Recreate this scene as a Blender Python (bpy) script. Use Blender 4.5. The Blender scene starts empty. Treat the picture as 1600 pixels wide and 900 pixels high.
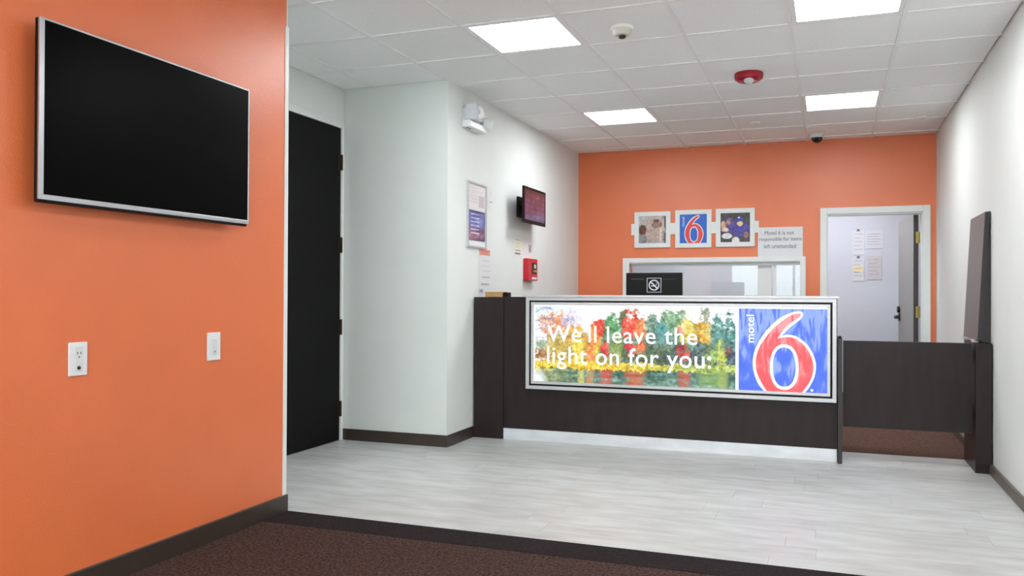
import bpy, bmesh, math, random
import numpy as np
from mathutils import Matrix, Vector

sc = bpy.context.scene
col = sc.collection
rnd = random.Random(7)

# ------------------------------------------------------------------ camera
F_PX, YAW, ROLL, PITCH, CAM_H = 1314.2, math.radians(20.643), math.radians(.243), math.radians(.398), 1.115
cam_data = bpy.data.cameras.new('camera')
cam_data.sensor_width = 36.0
cam_data.lens = 36.0 * F_PX / 1600.0
cam_data.clip_start = .05
cam = bpy.data.objects.new('camera', cam_data)
col.objects.link(cam)
_r = Vector((math.cos(YAW), math.sin(YAW), 0))
_f = Vector((-math.sin(YAW) * math.cos(PITCH), math.cos(YAW) * math.cos(PITCH), math.sin(PITCH)))
_u = _r.cross(_f)
_right = _r * math.cos(ROLL) + _u * math.sin(ROLL)
_up = -_r * math.sin(ROLL) + _u * math.cos(ROLL)
cam.matrix_world = Matrix(((_right.x, _up.x, -_f.x, 0), (_right.y, _up.y, -_f.y, 0), (_right.z, _up.z, -_f.z, CAM_H), (0, 0, 0, 1)))
sc.camera = cam

# ------------------------------------------------------------------ world, exposure
world = bpy.data.worlds.new('daylight')
sc.world = world
world.use_nodes = True
world.node_tree.nodes['Background'].inputs[0].default_value = (.93, .97, 1.0, 1)
world.node_tree.nodes['Background'].inputs[1].default_value = 8.0
vs = sc.view_settings
vs.view_transform = 'Standard'
vs.look = 'None'
vs.gamma = 1
vs.use_curve_mapping = False
vs.exposure = 0.2
PANEL_LIGHT = 24.0        # radiance of the ceiling light panels

# ------------------------------------------------------------------ colour and material helpers
def lin(c):
    return tuple(((v / 255) / 12.92 if v / 255 <= .04045 else ((v / 255 + .055) / 1.055) ** 2.4) for v in c)

def mat(name, rgb, rough=.5, metal=0.0, spec=.5, noise=0.0, nscale=20.0, stretch=(1, 1, 1), bump=0.0, bscale=200.0, rgb2=None, coat=0.0, detail=4.0, shift=None):
    m = bpy.data.materials.new(name)
    m.use_nodes = True
    nt = m.node_tree
    b = nt.nodes['Principled BSDF']
    c = lin(rgb)
    b.inputs['Base Color'].default_value = (*c, 1)
    b.inputs['Roughness'].default_value = rough
    b.inputs['Metallic'].default_value = metal
    b.inputs['Specular IOR Level'].default_value = spec
    b.inputs['Coat Weight'].default_value = coat
    tc = nt.nodes.new('ShaderNodeTexCoord')
    mp = nt.nodes.new('ShaderNodeMapping')
    mp.inputs['Scale'].default_value = stretch
    if shift is None:
        nt.links.new(tc.outputs['Object'], mp.inputs['Vector'])
    else:                                   # grain runs on over the whole floor, offset for each tone of plank
        gp = nt.nodes.new('ShaderNodeNewGeometry')
        nt.links.new(gp.outputs['Position'], mp.inputs['Vector'])
        mp.inputs['Location'].default_value = (shift, shift, 0)
    if noise > 0 or rgb2:
        n = nt.nodes.new('ShaderNodeTexNoise')
        n.inputs['Scale'].default_value = nscale
        n.inputs['Detail'].default_value = detail
        nt.links.new(mp.outputs[0], n.inputs['Vector'])
        r = nt.nodes.new('ShaderNodeValToRGB')
        lo, hi = (tuple(v * (1 - noise) for v in c), tuple(min(1, v * (1 + noise)) for v in c)) if not rgb2 else (c, lin(rgb2))
        r.color_ramp.elements[0].position, r.color_ramp.elements[1].position = .32, .68
        r.color_ramp.elements[0].color = (*lo, 1)
        r.color_ramp.elements[1].color = (*hi, 1)
        nt.links.new(n.outputs[0], r.inputs[0])
        nt.links.new(r.outputs[0], b.inputs['Base Color'])
    if bump > 0:
        n2 = nt.nodes.new('ShaderNodeTexNoise')
        n2.inputs['Scale'].default_value = bscale
        n2.inputs['Detail'].default_value = 3
        nt.links.new(mp.outputs[0], n2.inputs['Vector'])
        bp = nt.nodes.new('ShaderNodeBump')
        bp.inputs['Strength'].default_value = bump
        bp.inputs['Distance'].default_value = .004
        nt.links.new(n2.outputs[0], bp.inputs['Height'])
        nt.links.new(bp.outputs[0], b.inputs['Normal'])
    return m

def emit(name, rgb, strength, rough=.4):
    m = bpy.data.materials.new(name)
    m.use_nodes = True
    b = m.node_tree.nodes['Principled BSDF']
    b.inputs['Base Color'].default_value = (.02, .02, .02, 1)
    b.inputs['Roughness'].default_value = rough
    b.inputs['Emission Color'].default_value = (*lin(rgb), 1)
    b.inputs['Emission Strength'].default_value = strength
    return m

def print_mat(name, emission=0.0, rough=.3):
    """flat print: the printed colours lie in the sheet's colour attribute"""
    m = bpy.data.materials.new(name)
    m.use_nodes = True
    nt = m.node_tree
    b = nt.nodes['Principled BSDF']
    a = nt.nodes.new('ShaderNodeVertexColor')
    a.layer_name = 'print'
    b.inputs['Roughness'].default_value = rough
    if emission:
        b.inputs['Base Color'].default_value = (.02, .02, .02, 1)
        nt.links.new(a.outputs[0], b.inputs['Emission Color'])
        b.inputs['Emission Strength'].default_value = emission
    else:
        nt.links.new(a.outputs[0], b.inputs['Base Color'])
    return m

def glass_mat(name, gloss=.035):
    m = bpy.data.materials.new(name)
    m.use_nodes = True
    nt = m.node_tree
    nt.nodes.remove(nt.nodes['Principled BSDF'])
    t = nt.nodes.new('ShaderNodeBsdfTransparent')
    t.inputs[0].default_value = (.93, .97, .96, 1)
    g = nt.nodes.new('ShaderNodeBsdfGlossy')
    g.inputs['Roughness'].default_value = .02
    mx = nt.nodes.new('ShaderNodeMixShader')
    mx.inputs[0].default_value = gloss
    nt.links.new(t.outputs[0], mx.inputs[1])
    nt.links.new(g.outputs[0], mx.inputs[2])
    nt.links.new(mx.outputs[0], nt.nodes['Material Output'].inputs[0])
    return m

M = {}
M['orange'] = mat('orange_wall_paint', (228, 119, 71), rough=.33, spec=.6, noise=.03, nscale=3, bump=.35, bscale=150)
M['white_wall'] = mat('white_wall_paint', (227, 231, 228), rough=.6, spec=.3, noise=.012, nscale=4, bump=.12, bscale=120)
M['white_trim'] = mat('white_trim_paint', (228, 232, 230), rough=.4, noise=.01)
M['ceiling_slab'] = mat('ceiling_plenum', (120, 120, 118), rough=.9)
M['tile'] = mat('mineral_ceiling_tile', (246, 248, 248), rough=.9, spec=.1, noise=.02, nscale=60, bump=.15, bscale=500)
M['tbar'] = mat('white_ceiling_grid', (240, 242, 242), rough=.5, noise=.01)
M['cut'] = mat('subfloor', (120, 116, 110), rough=.9)
M['planks'] = [mat('whitewashed_plank', (v + 178, v + 178, v + 175), rough=.36, spec=.4, rgb2=(v + 200, v + 202, v + 201), nscale=2.2 + .3 * k, stretch=(1.4, 5, 1), bump=.05, bscale=60, detail=9, shift=k * 7.3) for k, v in enumerate((0, 1, 3, -2))]
M['carpet'] = mat('brown_loop_carpet', (48, 34, 31), rough=1, spec=.05, rgb2=(90, 71, 66), nscale=75, bump=.9, bscale=200, detail=3)
M['carpet_lightened'] = mat('lightened_brown_carpet', (76, 56, 49), rough=1, spec=.05, rgb2=(116, 90, 80), nscale=90, bump=.8, bscale=220, detail=3)  # same brown carpet, its brighter lighting put into a lighter colour
M['carpet_band'] = mat('charcoal_carpet_band', (38, 33, 34), rough=1, spec=.05, rgb2=(54, 48, 50), nscale=140, bump=.8, bscale=300)
M['base'] = mat('dark_brown_vinyl_base', (60, 50, 44), rough=.35, noise=.08, nscale=8)
M['base_r'] = mat('olive_brown_vinyl_base', (84, 77, 66), rough=.4, noise=.08, nscale=8)
M['lam'] = mat('dark_wenge_laminate', (40, 31, 32), rough=.4, spec=.22, rgb2=(46, 37, 38), nscale=6, stretch=(3, 3, .6), detail=5)
M['lam_edge'] = mat('dark_laminate_edge', (34, 28, 28), rough=.4, noise=.05)
M['lam_light'] = mat('brown_flap_laminate', (104, 94, 90), rough=.4, rgb2=(116, 106, 101), nscale=9, stretch=(8, 8, .6))
M['alu'] = mat('brushed_aluminium', (200, 201, 204), rough=.42, metal=.45, noise=.04, nscale=12, stretch=(1, 8, 8))
M['alu_kick'] = mat('scuffed_aluminium_kick_plate', (214, 219, 224), rough=.45, metal=.35, rgb2=(228, 232, 236), nscale=7, stretch=(1, 3, 3), detail=9)
M['silver'] = mat('silver_bezel', (188, 190, 194), rough=.3, metal=.8, noise=.02)
M['black'] = mat('black_plastic', (12, 12, 13), rough=.45, spec=.2, noise=.05)
M['screen_off'] = mat('switched_off_screen', (1, 1, 1), rough=.3, spec=.04, noise=.02)
M['door_black'] = mat('black_painted_door', (15, 14, 15), rough=.65, spec=.15, noise=.06, nscale=5)
M['door_grey'] = mat('grey_beige_door', (146, 144, 139), rough=.5, noise=.03)
M['door_edge'] = mat('dark_door_edge', (66, 60, 55), rough=.6, noise=.05)
M['bronze'] = mat('bronze_hinge', (58, 44, 24), rough=.4, metal=.6, noise=.1)
M['brass'] = mat('brass_hinge', (160, 140, 76), rough=.35, metal=.8, noise=.06)
M['handle'] = mat('dark_lever_metal', (58, 55, 52), rough=.35, metal=.8, noise=.05)
M['plastic'] = mat('white_plastic', (232, 234, 236), rough=.35, noise=.01)
M['socket'] = mat('off_white_plastic', (222, 224, 222), rough=.4, noise=.01)
M['cream_plastic'] = mat('cream_plastic', (212, 211, 200), rough=.4, noise=.01)
M['slot'] = mat('dark_slots', (40, 40, 42), rough=.6, noise=.02)
M['red'] = mat('red_alarm_plastic', (200, 20, 34), rough=.3, noise=.03)
M['red_dark'] = mat('wine_red_strobe_plastic', (164, 22, 44), rough=.25, noise=.05)
M['lens'] = mat('clear_grey_lens', (205, 208, 214), rough=.12, noise=.05, nscale=40)
M['dome'] = mat('smoked_dome', (14, 18, 18), rough=.08, noise=.02)
M['paper'] = mat('white_paper', (226, 228, 230), rough=.7, noise=.01)
M['paper_grey'] = mat('grey_printed_paper', (190, 191, 194), rough=.7, rgb2=(212, 213, 214), nscale=60, stretch=(.3, .3, 3))
M['paper_cool'] = mat('cool_white_paper', (212, 219, 225), rough=.7, noise=.01)
M['ink'] = mat('grey_ink', (104, 108, 118), rough=.7, noise=.05)
M['ink_soft'] = mat('pale_ink', (168, 170, 176), rough=.7, noise=.03)
M['salmon'] = mat('salmon_label', (222, 128, 110), rough=.6, noise=.08, nscale=80)
M['yellow_paper'] = mat('pale_yellow_paper', (232, 224, 186), rough=.7, noise=.02)
M['violet'] = mat('violet_sticker', (150, 140, 172), rough=.6, noise=.1, nscale=90)
M['tan'] = mat('tan_box_card', (186, 148, 98), rough=.7, noise=.04)
M['office_wall'] = mat('office_wall_paint', (202, 211, 220), rough=.7, noise=.01)
M['glass'] = glass_mat('window_glass')
M['print'] = print_mat('printed_sheet')
M['lit_print'] = print_mat('backlit_print', emission=.92, rough=.6)
M['tv_screen_dim'] = print_mat('dim_menu_screen', emission=.6, rough=.15)
M['lit_white'] = emit('backlit_white_vinyl', (255, 255, 255), 1.05)
M['lit_blue'] = emit('backlit_blue_vinyl', (82, 118, 240), 1.0, .18)
M['lit_red'] = emit('backlit_red_vinyl', (255, 98, 104), 1.0, .18)
for k in ('lit_blue', 'lit_red'):
    nt = M[k].node_tree               # loosely stretched vinyl: shallow wrinkles that catch the room's light
    tc, mp, nz, bp = (nt.nodes.new('ShaderNode' + n) for n in ('NewGeometry', 'Mapping', 'TexNoise', 'Bump'))
    mp.inputs['Scale'].default_value = (9, 1, 2.5)
    nz.inputs['Scale'].default_value = 1.6
    nz.inputs['Detail'].default_value = 1.5
    bp.inputs['Strength'].default_value = .5
    bp.inputs['Distance'].default_value = .03
    nt.links.new(tc.outputs['Position'], mp.inputs[0])
    nt.links.new(mp.outputs[0], nz.inputs['Vector'])
    nt.links.new(nz.outputs[0], bp.inputs['Height'])
    nt.links.new(bp.outputs[0], nt.nodes['Principled BSDF'].inputs['Normal'])
    nt.nodes['Principled BSDF'].inputs['Roughness'].default_value = .12
M['panel'] = emit('led_panel_diffuser', (248, 252, 255), PANEL_LIGHT)
M['panel_dim'] = emit('added_office_diffuser', (226, 242, 255), PANEL_LIGHT * .85)  # dimmer, bluish glow for the added office panels
M['blue'] = mat('logo_blue', (16, 98, 200), rough=.4, noise=.02)
M['logo_red'] = mat('logo_red', (226, 62, 56), rough=.4, noise=.02)
M['logo_white'] = mat('logo_white', (235, 235, 240), rough=.4, noise=.01)
M['sticker_white'] = mat('sticker_white', (214, 214, 224), rough=.5, noise=.01)

# ------------------------------------------------------------------ object helpers (everything is laid out in world metres)
ORIGIN = {}

def tag(o, label=None, cat=None, group=None, kind=None):
    if label: o['label'] = label
    if cat: o['category'] = cat
    if group: o['group'] = group
    if kind: o['kind'] = kind
    return o

def thing(name, loc, label, cat, group=None, kind=None):
    o = bpy.data.objects.new(name, None)
    o.empty_display_size = .05
    col.objects.link(o)
    o.location = loc
    ORIGIN[o] = Vector(loc)
    return tag(o, label, cat, group, kind)

class MB:
    def __init__(s):
        s.v, s.f = [], []
    def add(s, vs, fs):
        n = len(s.v)
        s.v += [tuple(p) for p in vs]
        s.f += [tuple(i + n for i in f) for f in fs]
        return s
    def box(s, x0, x1, y0, y1, z0, z1):
        vs = [(x0, y0, z0), (x1, y0, z0), (x1, y1, z0), (x0, y1, z0), (x0, y0, z1), (x1, y0, z1), (x1, y1, z1), (x0, y1, z1)]
        return s.add(vs, [(0, 3, 2, 1), (4, 5, 6, 7), (0, 1, 5, 4), (1, 2, 6, 5), (2, 3, 7, 6), (3, 0, 4, 7)])
    def prism(s, pts, d):
        """closed polygon (3D points) pushed along vector d"""
        n = len(pts)
        a = [Vector(p) for p in pts]
        b = [p + Vector(d) for p in a]
        return s.add(a + b, [tuple(range(n - 1, -1, -1)), tuple(range(n, 2 * n))] + [(i, (i + 1) % n, n + (i + 1) % n, n + i) for i in range(n)])
    def lathe(s, c, axis, prof, seg=28):
        """prof: list of (radius, distance along axis)"""
        ax = Vector(axis).normalized()
        u = ax.orthogonal().normalized()
        w = ax.cross(u)
        vs, fs = [], []
        for r, h in prof:
            for k in range(seg):
                a = 2 * math.pi * k / seg
                vs.append(Vector(c) + ax * h + (u * math.cos(a) + w * math.sin(a)) * r)
        for i in range(len(prof) - 1):
            for k in range(seg):
                k2 = (k + 1) % seg
                fs.append((i * seg + k, i * seg + k2, (i + 1) * seg + k2, (i + 1) * seg + k))
        fs.append(tuple(range(seg - 1, -1, -1)))
        fs.append(tuple((len(prof) - 1) * seg + k for k in range(seg)))
        return s.add(vs, fs)
    def tube(s, pts, r, seg=8):
        for a, b in zip(pts[:-1], pts[1:]):
            a, b = Vector(a), Vector(b)
            s.lathe(a, b - a, [(r, 0), (r, (b - a).length)], seg)
        return s
    def build(s, name, m, parent=None, label=None, cat=None, group=None, kind=None, bevel=0.0, smooth=False):
        P = np.array(s.v, dtype=float)
        lo, hi = P.min(0), P.max(0)
        org = Vector(((lo[0] + hi[0]) / 2, (lo[1] + hi[1]) / 2, lo[2]))
        me = bpy.data.meshes.new(name)
        me.from_pydata([tuple(Vector(p) - org) for p in s.v], [], s.f)
        bm = bmesh.new()
        bm.from_mesh(me)
        bmesh.ops.recalc_face_normals(bm, faces=bm.faces)
        bm.to_mesh(me)
        bm.free()
        if smooth:
            me.shade_smooth()
            me.set_sharp_from_angle(angle=math.radians(40))
        o = bpy.data.objects.new(name, me)
        col.objects.link(o)
        ORIGIN[o] = org
        if parent:
            o.parent = parent
            o.location = org - ORIGIN[parent]
        else:
            o.location = org
        for mm in (m if isinstance(m, (list, tuple)) else [m]):
            me.materials.append(mm)
        if bevel:
            b = o.modifiers.new('bevel', 'BEVEL')
            b.width = bevel
            b.segments = 2
            b.limit_method = 'ANGLE'
        return tag(o, label, cat, group, kind)

def box(name, m, x0, x1, y0, y1, z0, z1, parent=None, **k):
    return MB().box(x0, x1, y0, y1, z0, z1).build(name, m, parent, **k)

def sheet(name, m, corner, du, dv, rgb, parent=None, thick=.001, **k):
    """flat printed sheet: rgb is an (rows, cols, 3) sRGB array, row 0 at the top; corner = top-left point, du across, dv downwards"""
    H, W = rgb.shape[:2]
    c, du, dv = Vector(corner), Vector(du), Vector(dv)
    nrm = du.cross(dv).normalized()
    vs = [c + du * (i / W) + dv * (j / H) for j in range(H + 1) for i in range(W + 1)]
    fs = [(j * (W + 1) + i, (j + 1) * (W + 1) + i, (j + 1) * (W + 1) + i + 1, j * (W + 1) + i + 1) for j in range(H) for i in range(W)]
    nf = len(fs)
    # a back sheet and edges give the sheet its thickness
    back = [c + nrm * thick, c + du + nrm * thick, c + du + dv + nrm * thick, c + dv + nrm * thick]
    n0 = len(vs)
    vs += back
    q = [0, W, (H + 1) * (W + 1) - 1, H * (W + 1)]
    fs.append((n0, n0 + 1, n0 + 2, n0 + 3))
    org = c + du * .5 + dv
    me = bpy.data.meshes.new(name)
    me.from_pydata([tuple(p - org) for p in vs], [], fs)
    at = me.color_attributes.new('print', 'FLOAT_COLOR', 'CORNER')
    a = np.clip(rgb.reshape(-1, 3) / 255, 0, 1)
    a = np.where(a <= .04045, a / 12.92, ((a + .055) / 1.055) ** 2.4)
    full = np.ones((nf * 4 + 4, 4), dtype=np.float32)
    full[:nf * 4, :3] = np.repeat(a, 4, axis=0)
    at.data.foreach_set('color', full.ravel())
    me.materials.append(m)
    o = bpy.data.objects.new(name, me)
    col.objects.link(o)
    ORIGIN[o] = org
    if parent:
        o.parent = parent
        o.location = org - ORIGIN[parent]
    else:
        o.location = org
    return tag(o, **k)

def lettering(name, text, m, corner, du, dv, parent, bold=.0, spacing=1.0, depth=.0015, align='LEFT', words=False):
    """text fitted into the box corner (bottom-left), du (across), dv (upwards)"""
    cu = bpy.data.curves.new(name, 'FONT')
    cu.body = text
    cu.offset = bold
    cu.space_character = spacing
    cu.align_x = align
    cu.resolution_u = 3
    tmp = bpy.data.objects.new(name, cu)
    col.objects.link(tmp)
    me = bpy.data.meshes.new_from_object(tmp.evaluated_get(bpy.context.evaluated_depsgraph_get()))
    bpy.data.objects.remove(tmp)
    bpy.data.curves.remove(cu)
    P = np.array([v.co[:] for v in me.vertices])
    lo, hi = P.min(0), P.max(0)
    c, du, dv = Vector(corner), Vector(du), Vector(dv)
    nrm = du.cross(dv).normalized()
    vs = [c + du * ((p[0] - lo[0]) / (hi[0] - lo[0])) + dv * ((p[1] - lo[1]) / (hi[1] - lo[1])) + nrm * depth for p in P]
    fs = [tuple(p.vertices) for p in me.polygons]
    bpy.data.meshes.remove(me)
    if not words:
        return MB().add(vs, fs).build(name, m, parent)
    # split the line into its words at the wide gaps
    spans = sorted((min(P[i][0] for i in f), max(P[i][0] for i in f)) for f in fs)
    cuts, end = [], spans[0][1]
    for a, b in spans:
        if a > end + .16: cuts.append((a + end) / 2)
        end = max(end, b)
    for k in range(len(cuts) + 1):
        x0, x1 = ([-1e9] + cuts)[k], (cuts + [1e9])[k]
        mb = MB()
        sel = [f for f in fs if x0 < P[f[0]][0] < x1]
        ids = sorted({i for f in sel for i in f})
        ix = {i: n for n, i in enumerate(ids)}
        mb.add([vs[i] for i in ids], [tuple(ix[i] for i in f) for f in sel]).build(name, m, parent)

def poly(name, m, pts2, y, parent, thick=.0008):
    """flat decal in a plane of constant y facing the camera, from (x, z) points"""
    return MB().prism([(x, y, z) for x, z in pts2], (0, -thick, 0)).build(name, m, parent)

def ellipse(cx, cz, rx, rz, n=40, p=2.3):
    out = []
    for k in range(n):
        a = 2 * math.pi * k / n
        ca, sa = math.cos(a), math.sin(a)
        out.append((cx + rx * math.copysign(abs(ca) ** (2 / p), ca), cz + rz * math.copysign(abs(sa) ** (2 / p), sa)))
    return out

# ------------------------------------------------------------------ room measures
XL, XR, YB, ZC = -2.59, .962, 8.975, 2.667
YF = -2.3            # front wall behind the camera
YEND = 3.61          # end of the orange wall
XA = -3.472          # door wall of the alcove
YC = 5.557           # face of the white projecting wall
YE = 6.45            # where the planks meet the carpet behind the gate

S = dict(kind='structure')
# walls ------------------------------------------------------------
box('wall_left', M['orange'], XA - .2, XL, YF, YEND - .012, 0, ZC + .06, label='orange textured wall that carries the big television', cat='wall', **S)
box('wall_alcove_return', M['white_wall'], XA - .2, XL - .001, YEND - .012, YEND, 0, ZC + .06, label='white end face of the orange wall beside the black door', cat='wall', **S)
box('wall_column', M['white_wall'], XA - .2, -2.597, YC, YB + .15, 0, ZC + .06, label='white projecting wall between the black door and the counter', cat='wall', **S)
DY0, DY1, DZ = 4.59, 5.512, 2.366
MB().box(XA - .2, XA, YEND, DY0 - .05, 0, ZC + .06).box(XA - .2, XA, DY1 + .035, YC, 0, ZC + .06).box(XA - .2, XA, DY0 - .05, DY1 + .035, DZ + .04, ZC + .06) \
    .box(XA - .2, XA - .1, DY0 - .05, DY1 + .035, 0, DZ + .04).build('wall_alcove', M['white_wall'], label='white alcove wall around the black door', cat='wall', **S)
box('wall_right', M['white_wall'], XR, XR + .15, YF, 10.6, 0, ZC + .06, label='white wall along the right side of the lobby', cat='wall', **S)
WX0, WX1, WZ0, WZ1 = -2.02, -.272, .95, 1.455
PX0, PX1, PZ = -.02, .847, 1.922
MB().box(-2.597, WX0, YB, YB + .13, 0, ZC + .06).box(WX0, WX1, YB, YB + .13, 0, WZ0).box(WX0, WX1, YB, YB + .13, WZ1, ZC + .06) \
    .box(WX1, PX0, YB, YB + .13, 0, ZC + .06).box(PX0, PX1, YB, YB + .13, PZ, ZC + .06).box(PX1, XR, YB, YB + .13, 0, ZC + .06) \
    .build('wall_back', M['orange'], label='orange back wall with a pass-through window and an open door', cat='wall', **S)
MB().box(XL, -2.2, YF - .15, YF, 0, ZC + .06).box(.7, XR, YF - .15, YF, 0, ZC + .06).box(-2.2, .7, YF - .15, YF, 2.35, ZC + .06).box(-2.2, .7, YF - .15, YF, 0, .2) \
    .build('wall_front', M['white_wall'], label='white front wall around the added window', cat='wall', **S)
wf = thing('window_added', (-.75, YF - .08, .2), 'added wide front window with a white frame', 'window', kind='structure')  # window added behind the camera so daylight fills the room
for a in (-2.2, -.78, .65):
    box('frame_post', M['alu'], a, a + .05, YF - .11, YF - .05, .2, 2.35, wf)
for z in (.2, 2.3):
    box('frame_rail', M['alu'], -2.15, .65, YF - .11, YF - .05, z, z + .05, wf)
for a, b in ((-2.15, -.78), (-.73, .65)):
    box('pane', M['glass'], a, b, YF - .083, YF - .077, .25, 2.3, wf)

# office behind the back wall
MB().box(-2.85, XR, 10.4, 10.5, 0, 2.5).build('wall_office_back', M['office_wall'], label='pale wall seen through the open door and the pass-through window', cat='wall', **S)
MB().box(-2.95, -2.85, YB + .15, 10.5, 0, 2.5).build('wall_office_left', M['office_wall'], label='pale side wall inside the office', cat='wall', **S)
box('ceiling_office', M['tile'], -2.85, XR, YB + .13, 10.4, 2.44, 2.5, label='office ceiling behind the orange wall', cat='ceiling', **S)

# floors -----------------------------------------------------------
box('floor_carpet', M['carpet'], XL, XR, YF, 3.415, -.05, .002, label='dark brown carpet in the foreground', cat='carpet', **S)
box('trim_1', M['carpet_band'], XL, XR, 3.415, 3.622, -.05, .004, label='charcoal carpet strip along the edge of the pale planks', cat='carpet strip', **S)
box('floor_office', M['carpet_lightened'], -2.85, XR, YE, 10.4, -.05, .002, label='brown carpet behind the swing gate', cat='carpet', **S)
floor = box('floor', M['cut'], XA - .2, XR, 3.622, YE, -.05, -.006, label='pale whitewashed plank floor', cat='floor', **S)
row, y = 0, 3.622
edges = [3.622] + [3.768 + .166 * k for k in range(16)] + [YE]
for y0, y1 in zip(edges[:-1], edges[1:]):
    x = -3.472 - rnd.uniform(.1, 1.1)
    if row == 1: x = -.05 - 1.22 * 3
    if row == 2: x = -.182 - 1.22 * 3
    while x < XR:
        a, b = max(x, XA if y0 > 3.62 else XL), min(x + 1.22, XR)
        if b - a > .01:
            box('plank', rnd.choice(M['planks']), a + .0006, b - .0006, y0 + .0006, y1 - .0006, -.006, rnd.uniform(-.0004, .0004), floor)
        x += 1.22
    row += 1

# ceiling ----------------------------------------------------------
ceil = box('ceiling', M['ceiling_slab'], XA - .2, XR + .1, YF, YB + .1, ZC + .03, ZC + .06, label='suspended ceiling of pale square tiles', cat='ceiling', **S)
GX = [XA, -3.21, -2.61, -2.01, -1.41, -.81, -.21, .39, XR]
GY = [YF] + [4.46 + .617 * k for k in range(-10, 8)] + [YB]
LIGHT_CELLS = {(3, 4.46), (6, 4.46), (3, 6.928), (6, 6.928), (6, 1.992), (3, -.476), (6, -.476)}  # last three cells: panels added out of view to light the room
def is_light(i, y): return any(i == a and abs(y - b) < .05 for a, b in LIGHT_CELLS)
def in_room(i, y):
    if i <= 1: return YEND - .6 < y < YC - .05
    return True
for j in range(len(GY) - 1):
    for i in range(len(GX) - 1):
        x0, x1, y0, y1 = GX[i], GX[i + 1], GY[j], GY[j + 1]
        if is_light(i, y0) or not in_room(i, y0): continue
        if i <= 1: y0, y1 = max(y0, YEND), min(y1, YC)
        dz = rnd.uniform(-.001, .001)
        box('tile', M['tile'], x0 + .008, x1 - .008, y0 + .008, y1 - .008, ZC + .006 + dz, ZC + .03, ceil)
for i, x in enumerate(GX[1:-1]):
    a, b = (YF, YB) if x > XL else (YEND, YC)
    box('grid_bar', M['tbar'], x - .011, x + .011, a, b, ZC, ZC + .008, ceil)
for yv in GY[1:-1]:
    a = XA if YEND < yv < YC else XL
    box('grid_bar', M['tbar'], a, XR, yv - .011, yv + .011, ZC + .0005, ZC + .0085, ceil)

# baseboards, corner guard -----------------------------------------
BH = .09
box('baseboard_left', M['base'], XL, XL + .014, YF, YEND + .008, 0, BH, bevel=.004, label='dark brown baseboard under the orange television wall', cat='baseboard', **S)
box('baseboard_alcove', M['base'], XA, -2.585, YC - .012, YC, 0, .085, bevel=.003, label='dark brown baseboard under the white projecting wall', cat='baseboard', **S)
box('baseboard_column', M['base'], -2.597, -2.585, YC, 6.03, 0, .085, bevel=.003, label='short dark baseboard between wall corner and counter', cat='baseboard', **S)
box('baseboard_right', M['base_r'], XR - .022, XR, YF, YB, 0, .06, bevel=.004, label='olive brown baseboard along the right wall', cat='baseboard', **S)
MB().box(XL, XL + .004, YEND - .024, YEND + .004, BH, 2.472).box(XL - .03, XL, YEND, YEND + .004, BH, 2.472) \
    .build('trim_2', M['white_trim'], label='white corner guard on the end of the orange wall', cat='corner guard', **S)

# alcove door --------------------------------------------------------
d1 = thing('door_1', (XA, (DY0 + DY1) / 2, 0), 'tall black door with four hinges in a white frame', 'door', kind='structure')
box('door_leaf', M['door_black'], XA - .045, XA + .002, DY0 + .003, DY1 - .003, .006, DZ - .003, d1, bevel=.002)
box('frame_jamb', M['white_trim'], XA - .1, XA + .012, DY1, DY1 + .035, 0, DZ + .055, d1, bevel=.003)
box('frame_jamb', M['white_trim'], XA - .1, XA + .012, DY0 - .05, DY0, 0, DZ + .055, d1, bevel=.003)
box('frame_head', M['white_trim'], XA - .1, XA + .012, DY0, DY1, DZ, DZ + .055, d1, bevel=.003)
for z in (2.105, 1.479, .858, .241):
    MB().lathe((XA + .012, DY1 - .001, z - .058), (0, 0, 1), [(.009, 0), (.009, .116)], 12).box(XA + .002, XA + .006, DY1 - .034, DY1 - .002, z - .058, z + .058) \
        .box(XA + .012, XA + .014, DY1, DY1 + .012, z - .058, z + .058).build('hinge', M['bronze'], d1)

# office door --------------------------------------------------------
d2 = thing('door_2', ((PX0 + PX1) / 2, YB, 0), 'grey door standing open in a white frame in the orange wall', 'door', kind='structure')
FX0, FX1, FZ = -.082, .913, 1.986
box('frame_jamb', M['white_trim'], FX0, PX0, YB - .02, YB, 0, FZ, d2, bevel=.004)
box('frame_jamb', M['white_trim'], PX1, FX1, YB - .02, YB, 0, FZ, d2, bevel=.004)
box('frame_head', M['white_trim'], PX0, PX1, YB - .02, YB, PZ, FZ, d2, bevel=.004)
box('frame_reveal', M['white_trim'], PX0, PX0 + .012, YB, YB + .13, 0, PZ, d2)
box('frame_reveal', M['white_trim'], PX1 - .012, PX1, YB, YB + .13, 0, PZ, d2)
box('frame_reveal', M['white_trim'], PX0 + .012, PX1 - .012, YB, YB + .13, PZ - .012, PZ, d2)
hx, hy = .777, YB + .135
ex, ey = .700, hy + .80
tv = Vector((ex - hx, ey - hy, 0)).normalized()
nv = Vector((tv.y, -tv.x, 0)) * .044
h0, e0 = Vector((hx, hy, .01)), Vector((ex, ey, .01))
leaf = MB().prism([h0 + tv * .002, e0, e0 + nv, h0 + tv * .002 + nv], (0, 0, PZ - .025)).build('door_leaf', M['door_grey'], d2)
MB().prism([h0, h0 + tv * .002, h0 + tv * .002 + nv, h0 + nv], (0, 0, PZ - .025)).build('leaf_edge', M['door_edge'], d2)
for z in (1.684, .953, .22):
    MB().lathe((hx + .05, hy - .008, z - .055), (0, 0, 1), [(.009, 0), (.009, .11)], 12).box(hx + .02, hx + .05, hy - .006, hy - .001, z - .055, z + .055).build('hinge', M['brass'], d2)
hp = h0 + tv * .735
hb = MB()
hb.lathe((hp.x, hp.y, .885), -nv, [(.042, 0), (.042, .012), (.018, .014), (.018, .055)], 16)
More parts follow.
